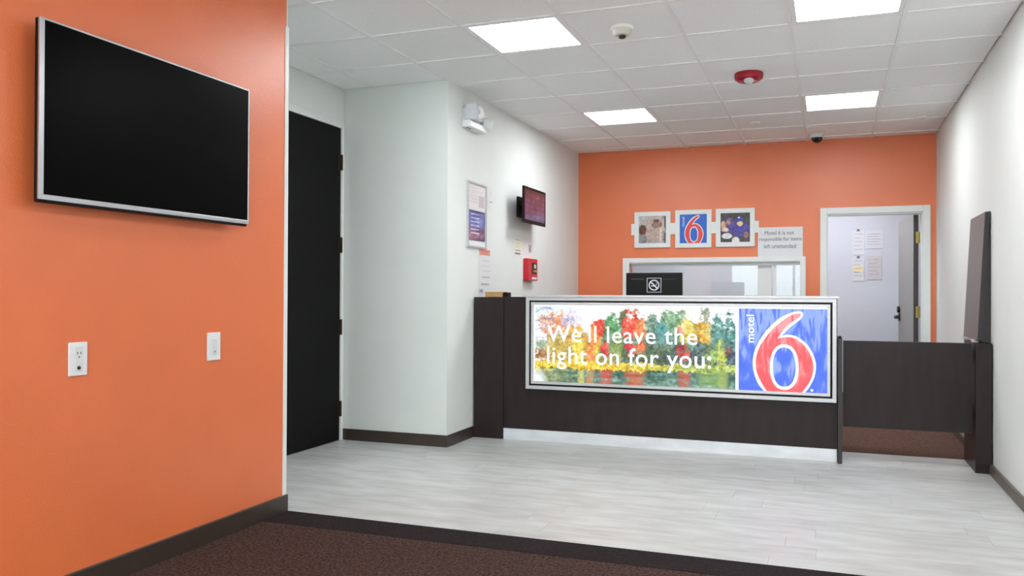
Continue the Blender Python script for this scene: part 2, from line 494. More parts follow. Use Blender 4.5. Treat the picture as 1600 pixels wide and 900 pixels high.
MB_h = hb.tube([Vector((hp.x, hp.y, .885)) - nv.normalized() * .045, Vector((hp.x, hp.y, .885)) - nv.normalized() * .055 - tv * .13], .015, 8)
hb.lathe((hp.x, hp.y, .965), -nv, [(.034, 0), (.034, .025)], 14)
hb.build('door_lever', M['handle'], d2, smooth=True)

# pass-through window --------------------------------------------------
wn = thing('window_1', ((WX0 + WX1) / 2, YB, WZ0), 'white framed pass-through window behind the counter', 'window', kind='structure')
box('frame_jamb', M['white_trim'], -2.092, WX0, YB - .022, YB, .9, 1.506, wn, bevel=.003)
box('frame_jamb', M['white_trim'], WX1, -.218, YB - .022, YB, .9, 1.506, wn, bevel=.003)
box('frame_head', M['white_trim'], WX0, WX1, YB - .022, YB, WZ1, 1.506, wn, bevel=.003)
box('window_sill', M['white_trim'], WX0, WX1, YB - .05, YB + .13, .9, WZ0, wn, bevel=.003)
box('frame_reveal', M['white_trim'], WX0, WX1, YB, YB + .13, WZ1 - .012, WZ1, wn)
box('pane_track', M['alu'], WX0, WX1, YB + .05, YB + .09, WZ1 - .035, WZ1 - .012, wn)
box('pane_stile', M['white_trim'], -.69, -.556, YB + .072, YB + .088, WZ0, WZ1 - .03, wn)
box('pane_stile', M['white_trim'], -.535, -.505, YB + .05, YB + .066, WZ0, WZ1 - .03, wn)
box('pane', M['glass'], WX0, -.69, YB + .078, YB + .082, WZ0, WZ1 - .03, wn)
box('pane', M['glass'], -.505, WX1, YB + .056, YB + .06, WZ0, WZ1 - .03, wn)

# ------------------------------------------------------------------ ceiling lights
LIGHT_LABEL = {(3, 4): 'square light panel next to the cream smoke detector', (6, 4): 'square light panel cut by the top edge of the photo',
               (3, 6): 'square light panel near the white wall and orange wall corner', (6, 6): 'square light panel above the dome camera'}
def ceiling_light(x0, x1, y0, y1, z, label, lit='panel'):
    t = thing('ceiling_light', ((x0 + x1) / 2, (y0 + y1) / 2, z), label, 'ceiling light', 'square light panels in the ceiling')
    w = .026
    MB().box(x0, x1, y0, y0 + w, z, z + .02).box(x0, x1, y1 - w, y1, z, z + .02).box(x0, x0 + w, y0 + w, y1 - w, z, z + .02).box(x1 - w, x1, y0 + w, y1 - w, z, z + .02) \
        .build('light_frame', M['tbar'], t)
    box('diffuser', M[lit], x0 + w, x1 - w, y0 + w, y1 - w, z + .008, z + .02, t)
for (i, y) in sorted(LIGHT_CELLS):
    lab = LIGHT_LABEL.get((i, int(y))) if y > 4 else None
    if not lab:
        lab = 'added unseen ceiling light over the carpet, %s' % ('right of the television' if y > 1 else 'at the front window on the left' if i == 3 else 'at the front window on the right')
    ceiling_light(GX[i] + .012, GX[i + 1] - .012, y + .012, y + .617 - .012, ZC + .002, lab)
ceiling_light(-1.7, -1.1, 9.3, 9.9, 2.425, 'added unseen light panel in the ceiling of the office behind', 'panel_dim')  # this and the next panel are added unseen to brighten the office
ceiling_light(-.3, .3, 9.2, 9.8, 2.425, 'added unseen light panel in the office ceiling behind the open door', 'panel_dim')

# smoke detector, strobe, dome camera, sprinkler plates ---------------------
t = thing('smoke_detector', (-1.13, 4.80, ZC - .06), 'round cream smoke detector on a ceiling tile', 'smoke detector')
MB().lathe((-1.13, 4.80, ZC + .006), (0, 0, -1), [(.064, 0), (.066, .012), (.062, .018)], 32).build('base_ring', M['tile'], t, smooth=True)
MB().lathe((-1.13, 4.80, ZC - .012), (0, 0, -1), [(.055, 0), (.054, .02), (.044, .032), (.036, .034)], 32).build('sensor_body', M['cream_plastic'], t, smooth=True)
MB().lathe((-1.13, 4.80, ZC - .046), (0, 0, -1), [(.022, 0), (.021, .012), (.012, .016)], 20).build('sensor_cap', M['slot'], t, smooth=True)

t = thing('ceiling_strobe', (-.53, 6.11, ZC - .06), 'red fire alarm strobe on the ceiling', 'fire alarm')
MB().lathe((-.53, 6.11, ZC + .006), (0, 0, -1), [(.095, 0), (.1, .012), (.096, .04), (.07, .058), (.05, .06)], 36).build('alarm_body', M['red_dark'], t, smooth=True)
MB().lathe((-.525, 6.07, ZC - .03), (0, -.35, -1), [(.036, 0), (.034, .032), (.022, .046), (.006, .05)], 20).build('clear_lens', M['lens'], t, smooth=True)

t = thing('dome_camera', (-.11, 8.67, ZC - .08), 'small black dome camera on the ceiling near the orange wall', 'camera')
MB().lathe((-.11, 8.67, ZC + .006), (0, 0, -1), [(.062, 0), (.062, .026), (.054, .032)], 28).build('mount_ring', M['plastic'], t, smooth=True)
MB().lathe((-.11, 8.67, ZC - .026), (0, 0, -1), [(.053, 0), (.05, .018), (.04, .034), (.024, .045), (.006, .05)], 28).build('dome', M['dome'], t, smooth=True)
for k, (x, y, lab) in enumerate(((-.619, 7.866, 'small pale ceiling plate between strobe and orange wall'), (-.16, 8.22, 'small pale ceiling plate just in front of the dome camera'), (.75, 8.1, 'small pale ceiling plate near the right wall'))):
    t = thing('sprinkler', (x, y, ZC - .012), lab, 'sprinkler', 'sprinkler plates in the ceiling')
    MB().lathe((x, y, ZC + .006), (0, 0, -1), [(.042, 0), (.042, .008), (.03, .014)], 24).build('cover_plate', M['tbar'], t, smooth=True)
    MB().lathe((x, y, ZC - .008), (0, 0, -1), [(.014, 0), (.01, .008)], 12).build('sprinkler_head', M['alu'], t, smooth=True)

# ------------------------------------------------------------------ television
XT = XL + .07
t = thing('television', (XL + .04, 2.665, 1.42), 'large switched-off flat television with a silver edge on the orange wall', 'television')
TY0, TY1, TZ0, TZ1 = 2.110, 3.220, 1.432, 2.057
bc = box('back_cover', M['black'], XT - .024, XT - .008, TY0, TY1 - .004, TZ0 - .010, TZ1 - .002, t, bevel=.004)
box('rear_bulge', M['black'], XT - .052, XT - .024, TY0 + .12, TY1 - .12, TZ0 + .04, TZ1 - .12, bc, bevel=.01)
MB().box(XT - .008, XT, TY0, TY1, TZ1 - .007, TZ1).build('bezel_rail', M['silver'], t, bevel=.001)
MB().box(XT - .008, XT, TY0, TY1, TZ0, TZ0 + .018).build('bezel_rail', M['silver'], t, bevel=.001)
MB().box(XT - .008, XT, TY0, TY0 + .02, TZ0 + .018, TZ1 - .007).build('bezel_rail', M['silver'], t, bevel=.001)
MB().box(XT - .008, XT, TY1 - .007, TY1, TZ0 + .018, TZ1 - .007).build('bezel_rail', M['silver'], t, bevel=.001)
box('screen', M['screen_off'], XT - .008, XT - .0015, TY0 + .02, TY1 - .007, TZ0 + .018, TZ1 - .007, t)
MB().box(XL, XT - .052, 2.45, 2.88, 1.6, 1.9).build('wall_mount', M['black'], t)

# outlet plates --------------------------------------------------------------
def plate(name, y0, y1, z0, z1, label, cat):
    t = thing(name, (XL, (y0 + y1) / 2, z0), label, cat)
    box('cover_plate', M['plastic'], XL, XL + .007, y0, y1, z0, z1, t, bevel=.0025)
    return t
t = plate('wall_outlet', 2.295, 2.376, .807, .93, 'white wall outlet plate with sockets, left of the other plate', 'outlet')
box('socket_face', M['socket'], XL + .007, XL + .009, 2.318, 2.353, .822, .915, t, bevel=.0015)
for yy, zz in ((2.33, .886), (2.344, .886)):
    box('slot', M['slot'], XL + .009, XL + .0095, yy - .0015, yy + .0015, zz, zz + .009, t)
MB().lathe((XL + .009, 2.337, .876), (1, 0, 0), [(.003, 0), (.003, .0006)], 10).build('slot', M['slot'], t)
MB().lathe((XL + .009, 2.335, .836), (1, 0, 0), [(.007, 0), (.007, .003), (.003, .003), (.003, .008)], 12).build('cable_socket', M['slot'], t)
t = plate('switch_plate', 3.024, 3.108, .811, .936, 'white wall plate with a single rocker near the wall corner', 'switch')
box('rocker', M['socket'], XL + .007, XL + .0105, 3.049, 3.083, .838, .908, t, bevel=.002)
MB().lathe((XL + .0105, 3.066, .85), (1, 0, 0), [(.004, 0), (.003, .001)], 10).build('indicator', M['ink'], t)

# ------------------------------------------------------------------ things on the white projecting wall
XW = -2.597
EY, EZ = 5.80, 2.375
t = thing('emergency_light', (XW, EY + .15, EZ), 'white emergency light with a clear lamp cube near the ceiling', 'emergency light')
box('housing', M['plastic'], XW, XW + .07, EY, EY + .32, EZ, EZ + .055, t, bevel=.008)
box('back_plate', M['white_trim'], XW, XW + .02, EY + .02, EY + .3, EZ + .055, EZ + .15, t, bevel=.004)
l = box('lamp_head', M['lens'], XW + .02, XW + .12, EY, EY + .15, EZ + .055, EZ + .175, t, bevel=.012)
MB().lathe((XW + .105, EY + .07, EZ + .115), (1, -.4, 0), [(.045, 0), (.05, .022), (.034, .026), (.01, .01)], 20).build('lamp_bulb', M['plastic'], l, smooth=True)
MB().lathe((XW + .04, EY + .30, EZ + .085), (.6, .8, -.1), [(.03, 0), (.046, .03), (.05, .075), (.047, .078)], 24).build('lamp_head', M['white_trim'], t, smooth=True)
for yy in (EY + .03, EY + .08):
    MB().lathe((XW + .035, yy, EZ), (0, 0, -1), [(.007, 0), (.006, .004)], 10).build('test_button', M['slot'], t)

def noise2(h, w, seed, blocks):
    r = np.random.RandomState(seed)
    out = np.zeros((h, w))
    amp = 1.0
    for b in blocks:
        g = r.rand(b[0] + 2, b[1] + 2)
        yy = np.linspace(0, b[0], h)
        xx = np.linspace(0, b[1], w)
        yi, xi = yy.astype(int), xx.astype(int)
        fy, fx = (yy - yi)[:, None], (xx - xi)[None]
        v = g[yi][:, xi] * (1 - fy) * (1 - fx) + g[yi + 1][:, xi] * fy * (1 - fx) + g[yi][:, xi + 1] * (1 - fy) * fx + g[yi + 1][:, xi + 1] * fy * fx
        out += (v - .5) * amp
        amp *= .6
    return out

# framed double poster
t = thing('poster_frame', (XW, 6.085, 1.47), 'narrow silver frame with a white sheet above a blue picture', 'picture frame')
PY0, PY1, PZ0, PZ1 = 5.90, 6.275, 1.474, 1.985
for a in ((PY0, PY0 + .014, PZ0, PZ1), (PY1 - .014, PY1, PZ0, PZ1), (PY0 + .014, PY1 - .014, PZ0, PZ0 + .014), (PY0 + .014, PY1 - .014, PZ1 - .014, PZ1)):
    box('frame_bar', M['alu'], XW, XW + .014, *a, t)
box('backing', M['paper'], XW, XW + .004, PY0 + .014, PY1 - .014, PZ0 + .014, PZ1 - .014, t)
img = np.zeros((48, 40, 3)) + np.array((120, 130, 190.))
H, W = 48, 40
gy, gx = np.mgrid[0:H, 0:W]
n1 = noise2(H, W, 3, [(6, 4), (12, 10), (24, 20)])
img += n1[..., None] * np.array((70, 60, 60))
img[(gy > 26)] = np.array((128, 96, 120)) + n1[gy > 26][:, None] * np.array((130, 90, 70))
for r0 in range(5, 40, 6):
    img[r0:r0 + 2, 6:26] = np.array((205, 205, 235)) + n1[r0:r0 + 2, 6:26, None] * 60
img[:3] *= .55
sheet('picture', M['print'], (XW + .006, PY0 + .02, 1.765), (0, PY1 - PY0 - .04, 0), (0, 0, -.235), img, t)
img = np.zeros((36, 28, 3)) + 232.
img[14:32, 17:27] = (205, 198, 204)
for r0 in (4, 8, 11, 15, 18, 21, 25):
    img[r0, 3:15] = 205
img[8, 16:26] = 214
sheet('upper_sheet', M['print'], (XW + .006, PY0 + .02, 1.962), (0, PY1 - PY0 - .04, 0), (0, 0, -.185), img, t)

def wall_paper(name, y0, y1, z0, z1, base, marks, label, cat, seed=1, x=XW, thick=.002):
    img = np.zeros((30, 16, 3)) + np.array(base, float)
    for (r0, r1, c0, c1, c) in marks:
        img[r0:r1, c0:c1] = c
    return sheet(name, M['print'], (x + thick, y0, z1), (0, y1 - y0, 0), (0, 0, z0 - z1), img, None, thick=thick, label=label, cat=cat)
wall_paper('notice', 6.335, 6.455, 1.84, 1.96, (229, 231, 231), [(22, 25, 3, 12, (178, 178, 182)), (4, 6, 3, 13, (214, 214, 216))], 'tiny pale notice right of the silver poster frame', 'paper')
wall_paper('label', 6.15, 6.375, 1.424, 1.47, (228, 158, 144), [(8, 12, 2, 14, (214, 120, 108)), (18, 22, 2, 12, (218, 134, 122))], 'salmon label strip under the silver poster frame', 'label')
wall_paper('notice', 6.15, 6.45, 1.175, 1.415, (226, 228, 228), [(4, 5, 3, 11, (206, 206, 210)), (9, 10, 3, 13, (208, 208, 212)), (14, 15, 3, 13, (208, 208, 212)), (20, 22, 3, 12, (192, 192, 198)), (27, 29, 2, 11, (176, 176, 184))], 'pale paper notice under the salmon label', 'paper')
wall_paper('sticker', 6.14, 6.24, 1.118, 1.155, (206, 200, 216), [(5, 22, 4, 12, (158, 146, 184))], 'small violet sticker just above the counter cabinet', 'sticker')
wall_paper('notice', 6.93, 7.14, 1.462, 1.61, (234, 234, 226), [(2, 4, 3, 13, (190, 192, 190)), (8, 11, 3, 13, (232, 222, 178)), (14, 17, 3, 13, (232, 222, 178)), (21, 23, 3, 13, (150, 152, 156)), (26, 29, 2, 13, (110, 112, 118))], 'white notice with pale yellow lines below the small screen', 'paper')
wall_paper('sticker', 7.31, 7.40, 1.495, 1.575, (206, 202, 212), [(4, 26, 4, 12, (146, 138, 160)), (10, 12, 4, 12, (190, 186, 200))], 'small violet sticker above the red alarm box', 'sticker')
wall_paper('notice', 7.56, 7.72, 1.22, 1.45, (230, 226, 226), [(3, 27, 3, 4, (220, 196, 200))], 'pale paper right beside the red alarm box', 'paper')

# small wall screen
XS = -2.46
t = thing('wall_screen', (XW, 7.11, 1.73), 'small maroon lit screen mounted on the white wall', 'screen')
SY0, SY1, SZ0, SZ1 = 6.815, 7.405, 1.735, 2.052
bc = box('back_cover', M['black'], XS - .018, XS - .004, SY0, SY1, SZ0, SZ1, t, bevel=.003)
box('rear_bulge', M['black'], XS - .045, XS - .018, SY0 + .1, SY1 - .1, SZ0 + .05, SZ1 - .05, bc, bevel=.006)
for a in ((SY0, SY0 + .022, SZ0, SZ1), (SY1 - .022, SY1, SZ0, SZ1), (SY0 + .022, SY1 - .022, SZ0, SZ0 + .03), (SY0 + .022, SY1 - .022, SZ1 - .02, SZ1)):
    box('bezel_bar', M['black'], XS - .004, XS, *a, t)
H, W = 48, 60
gy, gx = np.mgrid[0:H, 0:W]
n1 = noise2(H, W, 9, [(5, 6), (16, 20), (40, 50)])
k = (gy / H)[..., None]
img = np.array((112, 44, 66)) * (1 - k) + np.array((98, 62, 116)) * k + n1[..., None] * np.array((46, 26, 34))
img[(gx % 15 < 2)] *= .82
img[(gy % 8 < 3) & (gx % 15 > 4) & (n1 > -.1)] += 16
img[:5] *= .6
sheet('screen', M['tv_screen_dim'], (XS - .001, SY0 + .022, SZ1 - .02), (0, SY1 - SY0 - .044, 0), (0, 0, -(SZ1 - SZ0 - .05)), img, t)
MB().box(XW, XW + .02, 7.0, 7.22, 1.8, 1.98).tube([(XW + .02, 7.11, 1.89), (XS - .045, 7.11, 1.89)], .025, 10).build('wall_bracket', M['black'], t)

# fire alarm pull station
t = thing('fire_alarm_box', (XW, 7.30, 1.235), 'red fire alarm box on the white wall below the screen', 'fire alarm')
box('housing', M['red'], XW, XW + .052, 7.175, 7.43, 1.236, 1.438, t, bevel=.006)
box('window_plate', M['slot'], XW + .052, XW + .055, 7.27, 7.40, 1.30, 1.40, t, bevel=.002)
box('pull_tab', M['cream_plastic'], XW + .055, XW + .062, 7.315, 7.36, 1.35, 1.385, t, bevel=.003)
box('pull_bar', M['tan'], XW + .055, XW + .066, 7.29, 7.385, 1.312, 1.334, t, bevel=.003)
box('label_strip', M['logo_white'], XW + .052, XW + .0535, 7.27, 7.40, 1.25, 1.268, t)

# ------------------------------------------------------------------ pictures and sign on the orange back wall
YP = YB - .022
t = thing('picture_trio', (-1.335, YB, 1.61), 'three white picture frames joined in a row on the orange wall', 'picture frames')
def picture(x0, x1, z0, z1, img, lab):
    w = .047
    f = thing('frame', ((x0 + x1) / 2, YB, z0), None, None)
    f.parent = t
    f.location = ORIGIN[f] - ORIGIN[t]
    f['label'] = lab
    for a in ((x0, x0 + w, z0, z1), (x1 - w, x1, z0, z1), (x0 + w, x1 - w, z0, z0 + w), (x0 + w, x1 - w, z1 - w, z1)):
        box('frame_bar', M['white_trim'], a[0], a[1], YP, YB, a[2], a[3], f)
    if img is None:
        box('print', M['blue'], x0 + w, x1 - w, YB - .012, YB, z0 + w, z1 - w, f)
    else:
        sheet('print', M['print'], (x0 + w, YB - .012, z1 - w), (x1 - x0 - 2 * w, 0, 0), (0, 0, -(z1 - z0 - 2 * w)), img, f)
    return f

def blob(img, cx, cy, rx, ry, c, n, soft=.35, edge=.5):
    H, W = img.shape[:2]
    gy, gx = np.mgrid[0:H, 0:W]
    d = ((gx / W - cx) / rx) ** 2 + ((gy / H - cy) / ry) ** 2 + n * edge
    a = np.clip((1.15 - d) / soft, 0, 1)[..., None]
    img[:] = img * (1 - a) + np.array(c, float) * a

H = W = 44
n1 = noise2(H, W, 21, [(6, 6), (14, 14), (30, 30)])
n2 = noise2(H, W, 22, [(16, 16), (44, 44)])
A = np.zeros((H, W, 3)) + np.array((176, 166, 164.))
blob(A, .12, .1, .3, .25, (190, 186, 186), n1)
blob(A, .62, .32, .36, .32, (196, 176, 166), n1)
blob(A, .5, .62, .3, .3, (186, 164, 154), n1)
blob(A, .66, .3, .2, .12, (150, 118, 106), n1)
blob(A, .62, .16, .1, .06, (92, 72, 66), n1)
blob(A, .12, .48, .15, .2, (98, 58, 36), n1)
blob(A, .12, .86, .2, .18, (140, 136, 140), n1)
blob(A, .98, .2, .06, .3, (74, 78, 66), n1)
blob(A, .96, .8, .07, .2, (96, 94, 92), n1)
blob(A, .78, .7, .05, .3, (214, 194, 184), n1)
A += n2[..., None] * 46
B = np.zeros((H, W, 3)) + np.array((40, 34, 44.))
blob(B, .3, .42, .22, .25, (72, 52, 128), n1)
blob(B, .64, .55, .32, .28, (58, 44, 150), n1)
blob(B, .08, .4, .1, .16, (206, 160, 132), n1)
blob(B, .14, .55, .14, .08, (222, 196, 180), n1)
blob(B, .26, .3, .07, .09, (190, 136, 112), n1)
blob(B, .27, .2, .08, .05, (110, 90, 150), n1)
blob(B, .62, .22, .14, .09, (46, 40, 140), n1)
blob(B, .61, .15, .04, .03, (220, 220, 230), n1)
blob(B, .65, .36, .1, .08, (226, 196, 130), n1)
blob(B, .22, .78, .2, .1, (222, 220, 222), n1)
blob(B, .5, .92, .14, .12, (232, 232, 232), n1)
blob(B, .86, .76, .08, .12, (150, 96, 88), n1)
blob(B, .14, .93, .1, .06, (40, 40, 44), n1)
B += n2[..., None] * 50
picture(-1.964, -1.578, 1.617, 2.0, A, 'left frame with a brownish photograph')
f2 = picture(-1.526, -1.15, 1.61, 2.008, None, 'middle frame with a red 6 on blue')
picture(-1.104, -.713, 1.614, 2.01, B, 'right frame with people in blue')
for a, b in ((-2.0, -1.964), (-1.578, -1.526), (-1.15, -1.104), (-.713, -.672)):
    box('connector', M['white_trim'], a, b, YB - .018, YB, 1.755, 1.875, t)

# outlines of the red 6 (x, z), measured on the counter sign
WH = [(-0.188, 1.004), (-0.169, 0.999), (-0.162, 0.982), (-0.177, 0.953), (-0.212, 0.924), (-0.247, 0.895), (-0.278, 0.863), (-0.301, 0.836), (-0.262, 0.845), (-0.215, 0.838), (-0.169, 0.81), (-0.13, 0.771), (-0.099, 0.718), (-0.082, 0.662), (-0.081, 0.613), (-0.09, 0.564), (-0.107, 0.523), (-0.13, 0.481), (-0.156, 0.452), (-0.411, 0.452), (-0.447, 0.492), (-0.474, 0.549), (-0.488, 0.607), (-0.49, 0.665), (-0.48, 0.724), (-0.46, 0.775), (-0.432, 0.825), (-0.396, 0.876), (-0.357, 0.918), (-0.309, 0.96), (-0.262, 0.985), (-0.223, 1.0)]
RD = [(-0.2, 0.989), (-0.178, 0.986), (-0.187, 0.965), (-0.223, 0.939), (-0.262, 0.907), (-0.293, 0.871), (-0.329, 0.817), (-0.27, 0.829), (-0.223, 0.823), (-0.176, 0.794), (-0.138, 0.754), (-0.111, 0.702), (-0.098, 0.645), (-0.099, 0.596), (-0.113, 0.547), (-0.137, 0.501), (-0.172, 0.452), (-0.394, 0.452), (-0.427, 0.501), (-0.455, 0.558), (-0.471, 0.616), (-0.471, 0.666), (-0.461, 0.716), (-0.442, 0.767), (-0.412, 0.813), (-0.38, 0.858), (-0.341, 0.9), (-0.301, 0.935), (-0.254, 0.969), (-0.223, 0.984)]

def smooth_loop(pts, n=3, sharp=()):
    """Catmull-Rom through the outline, keeping the listed corners sharp"""
    out, N = [], len(pts)
    for i in range(N):
        p0, p1, p2, p3 = (Vector(pts[(i + k) % N]) for k in (-1, 0, 1, 2))
        if i in sharp: p0 = p1
        if (i + 1) % N in sharp: p3 = p2
        for k in range(n):
            s = k / n
            q = .5 * ((2 * p1) + (p2 - p0) * s + (2 * p0 - 5 * p1 + 4 * p2 - p3) * s * s + (3 * p1 - p0 - 3 * p2 + p3) * s ** 3)
            out.append((q.x, q.y))
    return out
WH = smooth_loop(WH, 3, (7, 18, 19))
RD = smooth_loop(RD, 3, (6, 16, 17))
def six(parent, y, tr, mw, mr, mb):
    poly('six_outline', mw, [tr(p) for p in WH], y, parent)
    poly('six', mr, [tr(p) for p in RD], y - .0008, parent)
    poly('six_counter_outline', mw, [tr(p) for p in ellipse(-.284, .624, .093, .155)], y - .0016, parent)
    poly('six_counter', mb, [tr(p) for p in ellipse(-.284, .624, .074, .134)], y - .0024, parent)
# the same logo on the middle picture
bx0, bx1, bz0, bz1 = -1.479, -1.197, 1.657, 1.961
def to_pic(p):
    return (bx0 + (p[0] + .586) / .576 * (bx1 - bx0), bz0 + (p[1] - .451) / .57 * (bz1 - bz0))
six(f2, YB - .0122, to_pic, M['logo_white'], M['logo_red'], M['blue'])
lettering('logo_word', 'motel', M['logo_white'], (-1.43, YB - .0125, 1.835), (0, 0, .1), (-.028, 0, 0), f2)

t = thing('paper_sign', (-.464, YB, 1.512), 'white sign with three lines of grey text above the window', 'sign')
box('sign_board', M['paper'], -.682, -.246, YB - .012, YB, 1.506, 1.806, t)
Y0 = YB - .0125
for s, x0, x1, z0, h in (('Motel 6 is not', -.615, -.33, 1.727, .042), ('responsible for items', -.668, -.258, 1.655, .05), ('left unattended', -.622, -.312, 1.592, .042)):
    lettering('sign_line', s, M['ink'], (x0, Y0, z0), (x1 - x0, 0, 0), (0, 0, h), t)

# papers pinned in the office
for x0, x1, z0, z1, lab, m in ((.253, .375, 1.579, 1.859, 'upper left paper sheet seen through the open office door', 'paper_cool'), (.392, .569, 1.649, 1.856, 'upper right paper sheet seen through the open office door', 'paper_cool'),
                               (.253, .375, 1.279, 1.551, 'lower left paper sheet with a yellow patch through the office door', 'paper_cool'), (.409, .556, 1.293, 1.564, 'lower right grey paper sheet seen through the open office door', 'paper_grey')):
    t = thing('pinned_paper', ((x0 + x1) / 2, 10.4, z0), lab, 'paper', 'papers on the office wall')
    box('paper_sheet', M[m], x0, x1, 10.394, 10.4, z0, z1, t)
    for k in range(5):
        zz = z1 - .04 - k * (z1 - z0 - .06) / 5
        box('text_line', M['ink_soft'], x0 + .015, x1 - .02 - .02 * (k % 2), 10.3932, 10.394, zz - .006, zz, t)
    if 'yellow' in lab:
        box('yellow_patch', M['yellow_paper'], x0 + .01, x1 - .01, 10.3932, 10.394, z0 + .1, z0 + .17, t)
    if lab.startswith(('upper left', 'lower left')):
        box('clip', M['ink'], (x0 + x1) / 2 - .015, (x0 + x1) / 2 + .015, 10.39, 10.394, z1 - .012, z1 + .012, t)

# ------------------------------------------------------------------ reception counter
CX0, CXM, CX1 = -2.585, -2.34, .052
t = thing('reception_counter', (-1.14, 6.05, 0), 'dark wood reception counter front with a pale metal kick plate', 'counter')
box('front_panel', M['lam'], CXM, CX1, 6.041, 6.066, .085, 1.092, t)
box('kick_plate', M['alu_kick'], CXM, CX1, 6.034, 6.066, .0, .084, t, bevel=.0015)
t = thing('counter_cabinet', (-2.46, 6.35, 0), 'tall dark wood cabinet closing the counter against the white wall', 'cabinet')
box('cabinet_front', M['lam'], CX0, CXM - .001, 6.028, 6.046, 0, 1.089, t, bevel=.001)
box('cabinet_body', M['lam'], CX0, CXM - .001, 6.046, 6.66, 0, 1.089, t, bevel=.001)
t = thing('counter_ledge', (-1.05, 6.2, 1.093), 'thin grey top ledge of the reception counter above the lit sign', 'counter top')
box('top_board', M['alu'], -2.165, CX1 + .012, 5.996, 6.36, 1.093, 1.108, t, bevel=.002)
box('front_edge', M['alu'], -2.165, CX1 + .012, 5.992, 5.996, 1.093, 1.108, t)
t = thing('counter_side_panel', (CX1 - .013, 6.36, 0), 'dark side panel behind the right end of the counter front', 'panel')
box('side_board', M['lam'], CX1 - .025, CX1, 6.068, 6.66, 0, 1.092, t)
t = thing('work_desk', (-1.15, 6.45, 0), 'dark work desk behind the counter carrying the computer monitor', 'desk')
box('desk_top', M['lam'], CXM, CX1 - .026, 6.068, 6.8, .72, .75, t)
for x in (CXM + .02, -1.15, CX1 - .07):
    box('desk_leg', M['lam'], x, x + .03, 6.1, 6.76, 0, .72, t)

# lit sign on the counter front
t = thing('light_box_sign', (-1.05, 6.02, .395), 'lit sign in an aluminium frame on the counter front', 'sign')
SX0, SX1, SZ0, SZ1 = -2.148, .049, .398, 1.092
def rails(name, m, x0, x1, z0, z1, w, y0, y1, bevel=.0):
    box(name, m, x0, x1, y0, y1, z1 - w, z1, t, bevel=bevel)
    box(name, m, x0, x1, y0, y1, z0, z0 + w, t, bevel=bevel)
    box(name, m, x0, x0 + w, y0, y1, z0 + w, z1 - w, t, bevel=bevel)
    box(name, m, x1 - w, x1, y0, y1, z0 + w, z1 - w, t, bevel=bevel)
rails('outer_rail', M['alu'], SX0, SX1, SZ0, SZ1, .026, 6.0, 6.04, .002)
rails('gasket', M['black'], SX0 + .026, SX1 - .026, SZ0 + .026, SZ1 - .026, .013, 6.014, 6.04)
rails('inner_rail', M['alu'], SX0 + .039, SX1 - .039, SZ0 + .039, SZ1 - .039, .020, 6.006, 6.04, .002)
px0, px1, pz0, pz1 = SX0 + .059, SX1 - .059, SZ0 + .059, SZ1 - .059
box('white_backing', M['lit_white'], px0, px1, 6.022, 6.038, pz0, pz1, t)
# autumn lake print
W, H = 300, 116
img = np.zeros((H, W, 3))
gy, gx = np.mgrid[0:H, 0:W]
sx, ty = gx / W, gy / H
nA = noise2(H, W, 5, [(8, 20), (18, 46), (40, 100), (90, 220)])
nB = noise2(H, W, 6, [(20, 50), (60, 150)])
nC = noise2(H, W, 8, [(58, 150), (116, 300)])
nF = noise2(H, W, 14, [(30, 80), (58, 150), (116, 300)])
img[:] = (250, 252, 253)
k = np.clip(1 - sx / .35, 0, 1)[..., None] * np.clip(1 - ty / .6, 0, 1)[..., None]
img -= k * np.array((34, 14, 6))
def forest(top, c, seed, x0, x1, y1=.75):
    """ragged band of foliage between x0 and x1 with its tops at height top"""
    nn = noise2(1, W, seed, [(1, 12), (1, 40), (1, 90)])[0]
    edge = top + nn * .22 
    m = (ty > edge[None]) & (sx > x0) & (sx < x1) & (ty < y1)
    a = np.where(m, .92, 0)[..., None]
    img[:] = img * (1 - a) + np.array(c, float) * a
forest(.30, (150, 168, 138), 31, .08, 1)
forest(.36, (196, 176, 92), 32, .06, .36)
forest(.30, (98, 142, 110), 33, .33, .62)
forest(.26, (84, 136, 128), 34, .58, 1)
forest(.44, (92, 118, 84), 35, .40, 1)
forest(.55, (58, 80, 76), 36, .62, 1)
forest(.6, (74, 92, 62), 38, .34, .66)
forest(.55, (150, 146, 70), 37, .12, .45)
